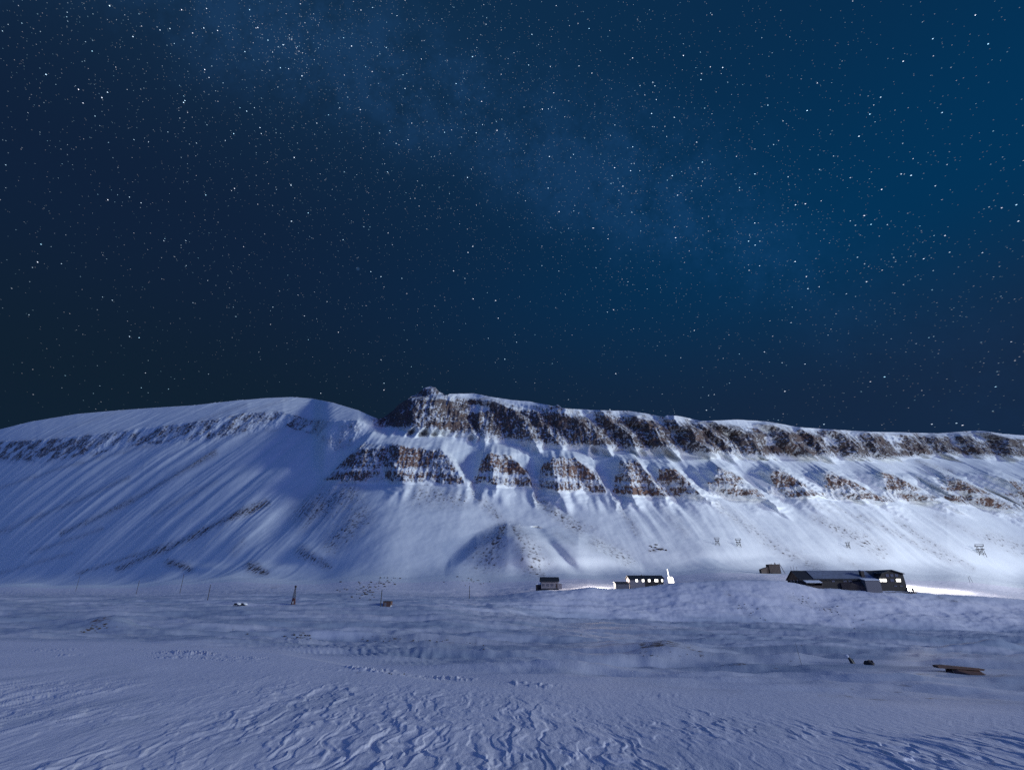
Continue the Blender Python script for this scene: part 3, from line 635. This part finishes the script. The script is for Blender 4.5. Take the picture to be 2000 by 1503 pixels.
q = on(1900, 1138, ymin=240); w = MB(); w.bar((0,0,-.5),(-1.3,0,5),.12,.1); tag(w.build('leaning_pole', m_pole), 'leaning bare pole beside the road at far right', 'pole').location = q

# ------------------------------------------------------------------ lattice mast
q = on(572, 1180, ymin=120); H_ = 36*float(q[1])*.00088
lm = empty('signal_mast', q); tag(lm, 'narrow signal mast with boxed dark red base and lattice top', 'mast')
hb_ = H_*.34
w = MB(); w.poly([(-.62,-.62,-.4),(.62,-.62,-.4),(.62,.62,-.4),(-.62,.62,-.4),(-.4,-.4,hb_),(.4,-.4,hb_),(.4,.4,hb_),(-.4,.4,hb_)], [(0,3,2,1),(4,5,6,7),(0,1,5,4),(1,2,6,5),(2,3,7,6),(3,0,4,7)]); w.build('mast_base', m_mast, lm)
w = MB(); w.box(-.1,.25,-.66,-.56,.2,hb_*.55); w.build('hatch', m_trim, lm)
w = MB(); cs = [(-1,-1),(1,-1),(1,1),(-1,1)]
for sx_, sy_ in cs: w.bar((sx_*.36,sy_*.36,hb_+.01),(sx_*.12,sy_*.12,H_*.9),.06,.05)
for j in range(7):
    za, zb_ = hb_+(H_*.9-hb_)*j/7, hb_+(H_*.9-hb_)*(j+1)/7
    ra, rb = .36-.24*j/7, .36-.24*(j+1)/7
    for (a, c_) in zip(cs, cs[1:]+cs[:1]): w.bar((a[0]*ra,a[1]*ra,za),(c_[0]*rb,c_[1]*rb,zb_),.035)
w.build('lattice', m_dark, lm)
w = MB(); w.box(-.28,.28,-.28,.28,H_*.9,H_); w.build('mast_head', m_dark, lm)

# rusty hut beside the pole
q = on(755, 1184, ymin=120); u = float(q[1])/1000/1.085
hu = empty('rusty_hut', q); tag(hu, 'small boxy rust brown hut next to a telephone pole', 'hut')
w = MB(); w.box(-7.5*u, 7.5*u, 0, 2.6, -.4, 9.4*u); w.build('wall', m_rust, hu)
w = MB(); w.box(-8*u, 8*u, -.15, 2.75, 9.4*u+.005, 10.2*u); w.build('roof', m_dark, hu)
w = MB(); w.box(-5*u, -1*u, -.05, -.003, -.1, 7.5*u); w.build('door', m_grey, hu)
w = MB(); w.poly([(7.6*u,-.2,-.4),(12*u,-.4,-.4),(9*u,2.4,-.4),(7.6*u,2.4,-.4),(7.6*u,.2,3.2*u),(8.6*u,.9,2.2*u)], [(0,1,5,4),(1,2,5),(2,3,4,5),(0,4,3),(0,3,2,1)]); w.build('snow_drift', m_snow, hu)

# two low dark sleds
for i, (xx, ww, lab) in enumerate(((460,9,'left of two low dark snow covered sleds on the flat'),(473,10,'right of two low dark snow covered sleds, with a white end'))):
    q = on(xx, 1183, ymin=120); u = float(q[1])/1000/1.085
    v_ = empty('cargo_sled', q); tag(v_, lab, 'sled', 'cargo sleds left on the flat')
    w = MB(); w.prism([(-ww/2*u,.25),(ww/2*u,.25),(ww/2*u,4*u),(ww/5*u,5.5*u),(-ww/3*u,5*u)], 0, 1.6); w.build('load', m_black, v_)
    for yy in (.15, 1.35):
        w = MB(); w.box(-ww/2*u-.2, ww/2*u+.3, yy, yy+.12, -.05, .12); w.bar((-ww/2*u,yy+.06,.1),(-ww/2*u+.1,yy+.06,.4),.05); w.bar((ww/2*u,yy+.06,.1),(ww/2*u-.1,yy+.06,.4),.05); w.build('runner', m_dark, v_)
    w = MB(); w.prism([(ww/4*u,4.2*u),(ww/2*u+.1,2.2*u),(ww/2*u+.12,4.4*u),(ww/5*u,5.9*u)], -.05, 1.65); w.build('snow_cover', m_snow, v_)

# ------------------------------------------------------------------ things on the right-hand flat
q = on(1664, 1294, ymin=40, ymax=200); u = float(q[1])/1000/1.13
st_ = empty('marker_stump', q); tag(st_, 'leaning black stump with bright snow on its upper left tip', 'stump')
w = MB(); w.bar((.35*0+3*u,0,-.4*u*8),(-4*u,0,11*u),4.0*u,2.3*u,7); w.bar((5*u,.1,-2*u),(1*u,.0,7*u),3*u,2.2*u,6); w.build('stump_body', m_black, st_)
w = MB(); w.bar((-4.4*u,-.0,10.6*u),(-7.2*u,-.0,15.5*u),2.0*u,1.5*u,6); w.build('snow_tip', simple('bright_snow', (.95,.95,.97), .5, .02, 3), st_)

def boulder(name, rad, seed, mat, sq=.7, sub=2):
    import bmesh
    bm = bmesh.new(); bmesh.ops.create_icosphere(bm, subdivisions=sub, radius=1)
    rr = np.random.default_rng(seed); off = rr.uniform(0, 50, 3)
    for v in bm.verts:
        c_ = np.array(v.co); n = float(pn(c_[0]*1.3+off[0], c_[1]*1.3+c_[2]*1.1+off[1], 2)) + .5*float(pn(c_[0]*3+off[2], c_[1]*2.7-c_[2]*3, 3))
        k_ = rad*(1+.45*n); v.co = (c_[0]*k_*1.15, c_[1]*k_, max(c_[2], -.5)*k_*sq)
    me = bpy.data.meshes.new(name); bm.to_mesh(me); bm.free(); me.materials.append(mat)
    o = bpy.data.objects.new(name, me); COL.objects.link(o); return o
q = on(1700, 1297, ymin=40, ymax=200); u = float(q[1])/1000/1.13
o = boulder('boulder', 7.5*u, 3, m_rock, .85, 3); o.location = (q[0], q[1], q[2]+2*u); tag(o, 'single dark jagged boulder between the stump and the rusty wreck', 'boulder')

q = on(1856, 1314, ymin=30, ymax=200); u = float(q[1])/1000/1.135
q = q - np.array([0, 0, 2.2*u]); wr = empty('rusty_wreck', q); tag(wr, 'rusty steel beam and plate wreck sticking out of the snow', 'wreck')
w = MB(); w.prism([(-26*u,15*u),(-24*u,10.5*u),(10*u,9*u),(62*u,6*u),(64*u,9*u),(20*u,13*u),(-10*u,15.5*u)], -.25, .35); w.build('beam', m_rust, wr)
w = MB(); w.poly([(-4*u,-.3,-5*u),(-6*u,.1,5*u),(0,.2,10*u),(14*u,.1,9.6*u),(60*u,.3,7*u),(76*u,.2,-4*u),(34*u,-2.2,-5*u),(14*u,-.8,4*u)], [(0,7,3,2,1),(0,6,7),(7,6,5,4,3)]); w.build('plate', m_rust, wr)
w = MB(); w.bar((-2*u,-.4,-2*u),(3*u,-.1,9.4*u),1.6*u,1.4*u); w.bar((4*u,-.5,-2*u),(12*u,-.2,9.2*u),1.2*u); w.box(-3*u,9*u,.1,.3,-2*u,8.5*u); w.build('strut', m_black, wr)

q = on(1567, 1303, ymin=20, ymax=150); w = MB(); u = float(q[1])/1000/1.13
w.bar((0,0,-.2),(-3*u,0,22*u),.022,.018); w.bar((-3*u,0,22*u),(-5*u,0,44*u),.018,.012)
o = w.build('marker_stake', m_pole); o.location = q; tag(o, 'thin bent marker stake left of the black stump', 'stake')

# ------------------------------------------------------------------ boulders
protos = []
def scatter(pts, label, group, lo, hi, ymin=20, ymax=1e9):
    for i, (xx, yy) in enumerate(pts):
        try: q = on(xx, yy, ymin=ymin, ymax=ymax)
        except Exception: continue
        s_ = random.uniform(lo, hi)*float(q[1])/1000
        if len(protos) < 5: o = boulder('stone', 1, 20+len(protos), m_rock, .8); protos.append(o)
        else: o = random.choice(protos).copy(); COL.objects.link(o)
        o.location = (q[0], q[1], q[2]+.15*s_); o.scale = (s_*random.uniform(.8,1.3), s_*random.uniform(.7,1.1), s_*random.uniform(.7,1.1)); o.rotation_euler.z = random.uniform(0, 6.28)
        tag(o, label, 'stone', group)
rs = random.Random(4)
def cloud(n, x0, y0, x1, y1, sx, sy):
    return [(x0+(x1-x0)*t+rs.gauss(0, sx), y0+(y1-y0)*t+rs.gauss(0, sy)) for t in [rs.random() for _ in range(n)]]
scatter([(660,1152),(664,1155),(703,1168),(722,1171),(666,1136),(708,1162),(735,1140),(749,1141)], 'dark stone among the rubble left of the cabin, larger than the others', 'bigger stones on the rubble slope', 1.4, 2.4, 150, 420)
scatter(cloud(60, 690, 1162, 756, 1128, 18, 7), 'small dark stone in the rubble field between mast and cabin', 'small stones of the rubble field', .9, 2.0, 150, 420)
scatter(cloud(20, 885, 1132, 945, 1136, 12, 5), 'small stone in the rubble patch left of the cabin, behind a pole', 'stones behind the pole near the cabin', .7, 1.8, 150, 420)
scatter(cloud(22, 545, 1244, 610, 1243, 8, 2)+[(473,1234),(478,1236),(484,1238)], 'dark stone in the left half of the stony ledge across the flat', 'stones on the left part of the ledge', .8, 2.0, 60, 160)
scatter(cloud(40, 700, 1244, 940, 1254, 10, 2.5), 'dark stone in the right half of the stony ledge across the flat', 'stones on the right part of the ledge', .6, 1.7, 60, 160)
scatter(cloud(20, 160, 1236, 212, 1222, 12, 3), 'dark stone poking from the snow hummock at the left', 'stones on the left hummock', .8, 2.2, 60, 170)
scatter(cloud(16, 1250, 1276, 1375, 1276, 14, 2.5), 'small stone on the dark low mound in mid flat', 'stones on the dark low mound', .6, 1.5, 50, 160)
scatter([(698,1314),(703,1313),(760,1315),(765,1316),(790,1316),(945,1268),(938,1270),(1135,1238),(1565,1262)], 'lone dark stone on the snow below the stony ledge', 'lone stones on the open snow', .9, 2.0, 20, 150)
scatter(cloud(26, 1560, 1160, 1690, 1222, 14, 6)+cloud(14, 1440, 1170, 1490, 1215, 8, 6), 'small stone on the snowy bank below the lodge', 'stones on the bank below the lodge', .5, 1.2, 150, 262)
scatter(cloud(10, 1266, 1066, 1296, 1073, 6, 2), 'dark stone on the snow slope above the lit booth', 'stones above the lit booth', 1.0, 2.2, 300)

# ------------------------------------------------------------------ stars
def build_stars():
    Rr_ = 60000.0
    pole = direction(1270, -870)
    pts = []; mag = []
    rg_ = np.random.default_rng(21)
    m1, m2 = direction(560, 40), direction(1700, 590); nrm = np.cross(m1, m2); nrm /= np.linalg.norm(nrm)
    def rnd(n):
        v = rg_.normal(size=(n, 3)); v /= np.linalg.norm(v, axis=1)[:, None]; v[:, 2] = np.abs(v[:, 2]); return v
    v = rnd(190000); v = v[(v[:, 1] > -.2) & (v[:, 2] > .02)]
    dist = v@nrm
    azi = v[:, 0]
    dens = .20 + .62*np.exp(-(dist/.17)**2)*(.6+.4*np.clip(-azi+.5, 0, 1)) + .22*np.clip(-v[:, 0]*.8+v[:, 2]-.2, 0, 1)
    dens = dens*(.30+.70*np.clip((v[:, 2]-.22)/.5, 0, 1))
    keep = rg_.random(len(v)) < dens*.92; v = v[keep]
    L = .20*(1-rg_.random(len(v)))**(-1/1.75); L = np.clip(L, 0, 7.0)
    ex = [(199,191,7),(80,477,6),(253,657,6),(791,173,7),(750,748,6),(458,368,6),(1462,471,8),(1573,398,7),(1279,168,6),(1370,144,4),(284,728,4),(276,757,4),(120,515,4),(363,470,4),(377,591,3),(1493,687,5),(1384,772,4),(1722,370,7),(1760,340,5),(1840,220,5),(1764,120,6),(1720,190,5),(1905,30,5),(1822,76,5),(1930,86,6),(1985,400,6),(1989,432,5),(1545,630,4),(1575,540,5),(398,55,6),(332,56,5),(425,60,5),(500,55,4),(180,100,5),(705,20,5),(727,140,5),(797,273,5),(882,254,4),(1356,645,5),(1484,471,4),(1075,130,5),(880,300,3),(253,385,4),(328,258,3),(540,370,3),(750,560,3),(582,576,3),(320,470,4),(322,466,3),(1600,560,4),(1880,830,6),(1868,826,5),(1820,828,5),(1700,745,4),(1520,820,3),(1110,780,4),(1395,770,4)]
    for _ in range(9):
        g_ = rg_.normal(); ex.append((573+g_*5+rg_.normal()*2, 84+g_*9+rg_.normal()*3, rg_.uniform(1.6, 4.2)))
    for _ in range(50): ex.append((572+rg_.normal()*30, 78+rg_.normal()*24, rg_.uniform(.6, 1.8)))
    ev = np.array([direction(a, b_) for a, b_, _ in ex]); em = np.array([c_*.55 for *_, c_ in ex])
    v = np.vstack([v, ev]); L = np.concatenate([L, em]); n = len(v)
    tang = np.cross(pole, v); sd = np.linalg.norm(tang, axis=1); tang /= sd[:, None]+1e-9
    side = np.cross(v, tang)
    rad = (.35 + .13*np.clip(L, 0, 6)**.7)*1e-3*.74
    ln = rad + 1.3e-3*sd**1.3*(.35+.5*np.clip(v[:, 0]*1.3+.15, 0, 1))
    lum = np.clip(L*.80, .12, 2.5)*(.6+.4*np.clip((v[:, 2]-.25)/.4, 0, 1))
    o6 = []
    for a, b_ in ((tang, ln), (-tang, ln), (side, rad), (-side, rad), (v, rad), (-v, rad)): o6.append((v + a*b_[:, None])*Rr_)
    co = np.stack(o6, 1).reshape(-1, 3).astype(np.float32)
    fc = np.array([(0,2,4),(2,1,4),(1,3,4),(3,0,4),(2,0,5),(1,2,5),(3,1,5),(0,3,5)])
    q = (np.arange(n)[:, None, None]*6 + fc[None]).reshape(-1, 3).astype(np.int32)
    me = bpy.data.meshes.new('stars'); me.vertices.add(len(co)); me.vertices.foreach_set('co', co.ravel())
    me.loops.add(q.size); me.loops.foreach_set('vertex_index', q.ravel())
    me.polygons.add(len(q)); me.polygons.foreach_set('loop_start', np.arange(0, q.size, 3, dtype=np.int32)); me.polygons.foreach_set('loop_total', np.full(len(q), 3, np.int32))
    me.update(calc_edges=True)
    tint = rg_.random(n)
    colr = np.stack([.38+.50*tint, .74+.14*tint, np.ones(n)], -1)*lum[:, None]
    a = me.attributes.new('lum', 'FLOAT_VECTOR', 'POINT'); a.data.foreach_set('vector', np.repeat(colr, 6, 0).astype(np.float32).ravel())
    m, nt, out = new_mat('starlight')
    at = nd(nt, 'ShaderNodeAttribute', attribute_name='lum'); e_ = nd(nt, 'ShaderNodeEmission', Strength=1.0)
    nt.links.new(at.outputs['Color'], e_.inputs[0]); nt.links.new(e_.outputs[0], out.inputs[0])
    m.cycles.emission_sampling = 'NONE'
    me.materials.append(m); o = bpy.data.objects.new('stars', me); COL.objects.link(o)
    tag(o, 'thousands of small white and blue stars across the night sky', 'stars', kind='stuff')
build_stars()

# ------------------------------------------------------------------ sky
W = bpy.data.worlds.new('World'); sc.world = W; W.use_nodes = True; nt = W.node_tree; L = nt.links.new
for n in list(nt.nodes): nt.nodes.remove(n)
out = nd(nt, 'ShaderNodeOutputWorld'); bg = nd(nt, 'ShaderNodeBackground', Strength=1.0); L(bg.outputs[0], out.inputs[0])
tc = nd(nt, 'ShaderNodeTexCoord'); V = tc.outputs['Generated']
sx = nd(nt, 'ShaderNodeSeparateXYZ'); L(V, sx.inputs[0]); vx, vy, vz = sx.outputs
def mr(v, a, b, c=0., d=1., smooth=True):
    n = nd(nt, 'ShaderNodeMapRange'); n.interpolation_type = 'SMOOTHSTEP' if smooth else 'LINEAR'
    for i, q in enumerate((a, b, c, d)): n.inputs[i+1].default_value = q
    L(v, n.inputs[0]); return n.outputs[0]
low = mixc(nt, mr(vx, -.6, .8), (.0052,.0150,.031), (.0075,.0225,.060))       # near the horizon, left -> right
midc = mixc(nt, mr(vx, -.6, .75), (.0052,.0155,.043), (.0008,.034,.100))
top = mixc(nt, mr(vx, -.7, .7), (.0068,.027,.066), (.0022,.026,.077))
g1 = mixc(nt, mr(vz, .27, .55), low, midc); g2 = mixc(nt, mr(vz, .55, .86), g1, top)
def dotn(vec, d):
    n = nt.nodes.new('ShaderNodeVectorMath'); n.operation = 'DOT_PRODUCT'; L(vec, n.inputs[0]); n.inputs[1].default_value = tuple(d); return n.outputs['Value']
m1, m2 = direction(560, 40), direction(1700, 590); nrm = np.cross(m1, m2); nrm /= np.linalg.norm(nrm)
nzt = nd(nt, 'ShaderNodeTexNoise', Scale=4.0, Detail=9.0, Roughness=.68); L(V, nzt.inputs['Vector'])
nz2 = nd(nt, 'ShaderNodeTexNoise', Scale=11.0, Detail=10.0, Roughness=.78); L(V, nz2.inputs['Vector'])
wob = mathn(nt, 'ADD', dotn(V, nrm), mathn(nt, 'MULTIPLY', mathn(nt, 'SUBTRACT', nzt.outputs[0], .5), .22))
band = mr(mathn(nt, 'ABSOLUTE', wob), .0, .17, 1., 0.)
band = mathn(nt, 'MULTIPLY', band, mr(nz2.outputs[0], .32, .68, .05, 1.5))
band = mathn(nt, 'MULTIPLY', band, mr(vx, .62, .25, .15, 1.))
col = mixc(nt, band, g2, mixc(nt, 1.0, g2, (.0035,.014,.040), 'ADD'))
# far galaxy smudge
gd = direction(699, 525); gal = mr(dotn(V, gd), 1-8e-6, 1., 0., .4)
col = mixc(nt, gal, col, mixc(nt, 1.0, col, (.03,.07,.14), 'ADD'))
# unseen sky behind the camera, brightened to fill the snow: lilac (right), blue (left)
behind = mr(vy, .15, -.7)
c2 = mixc(nt, mr(vx, -.8, .6), (.006,.104,.35), (.118,.128,.42))
lift = mr(vz, 0., .75, .45, 1.5)
c2 = mixc(nt, 1.0, c2, lift, 'MULTIPLY')
col = mixc(nt, behind, col, c2)
L(col, bg.inputs[0])

# ------------------------------------------------------------------ lamps
def sun_dir(az, el): return (math.sin(az)*math.cos(el), -math.cos(az)*math.cos(el), math.sin(el))
AZ, EL = math.radians(67), math.radians(12.5)
from mathutils import Vector
sl = bpy.data.lights.new('moon_light', 'SUN'); sl.energy = 2.0; sl.angle = math.radians(10); sl.color = (.78,.90,.98)
so = bpy.data.objects.new('moon_light', sl); COL.objects.link(so)
so.rotation_euler = Vector(sun_dir(AZ, EL)).to_track_quat('Z', 'Y').to_euler()
def point(name, loc, pw, rad, col):
    l = bpy.data.lights.new(name, 'POINT'); l.energy = pw; l.shadow_soft_size = rad; l.color = col
    o = bpy.data.objects.new(name, l); COL.objects.link(o); o.location = loc
point('lodge_flood_light', (226, 312, 7.5), 190000, .8, (1.0,.93,.90))
def spot(name, loc, target, pw, size, col, rad=1.0):
    l = bpy.data.lights.new(name, 'SPOT'); l.energy = pw; l.spot_size = math.radians(size); l.spot_blend = 1.0; l.color = col; l.shadow_soft_size = rad
    o = bpy.data.objects.new(name, l); COL.objects.link(o); o.location = loc
    o.rotation_euler = (Vector(loc)-Vector(target)).to_track_quat('Z', 'Y').to_euler()
spot('shed_slope_light', (s0-5.0, sY+13, sb+3.5), (62, 415, 26), 240000, 62, (1.0,.90,.84), .5)
spot('settlement_fill_light', (560, 190, 70), (260, 760, 130), 4300000, 140, (.93,.96,1.0), 14.0)  # unseen spot added outside the view, standing in for the settlement's lamps
point('lodge_left_light', (bx0-6, BY+D+6, bz+2.2), 3500, .5, (1.0,.86,.78))
point('shed_flood_light', (s0-6.0, sY+16, sb+4.0), 45000, .4, (1.0,.88,.78))

# ------------------------------------------------------------------ camera and render settings
cd = bpy.data.cameras.new('camera'); cd.sensor_width = 36; cd.sensor_fit = 'HORIZONTAL'; cd.lens = 18.0; cd.clip_start = .1; cd.clip_end = 200000
co_ = bpy.data.objects.new('camera', cd); COL.objects.link(co_); co_.rotation_euler = (PI/2+PITCH, 0, 0); sc.camera = co_
sc.view_settings.view_transform = 'Standard'; sc.view_settings.look = 'None'; sc.view_settings.gamma = 1; sc.view_settings.exposure = 0
sc.cycles.use_denoising = False
sc.cycles.max_bounces = 4; sc.cycles.diffuse_bounces = 2; sc.cycles.sample_clamp_indirect = .4
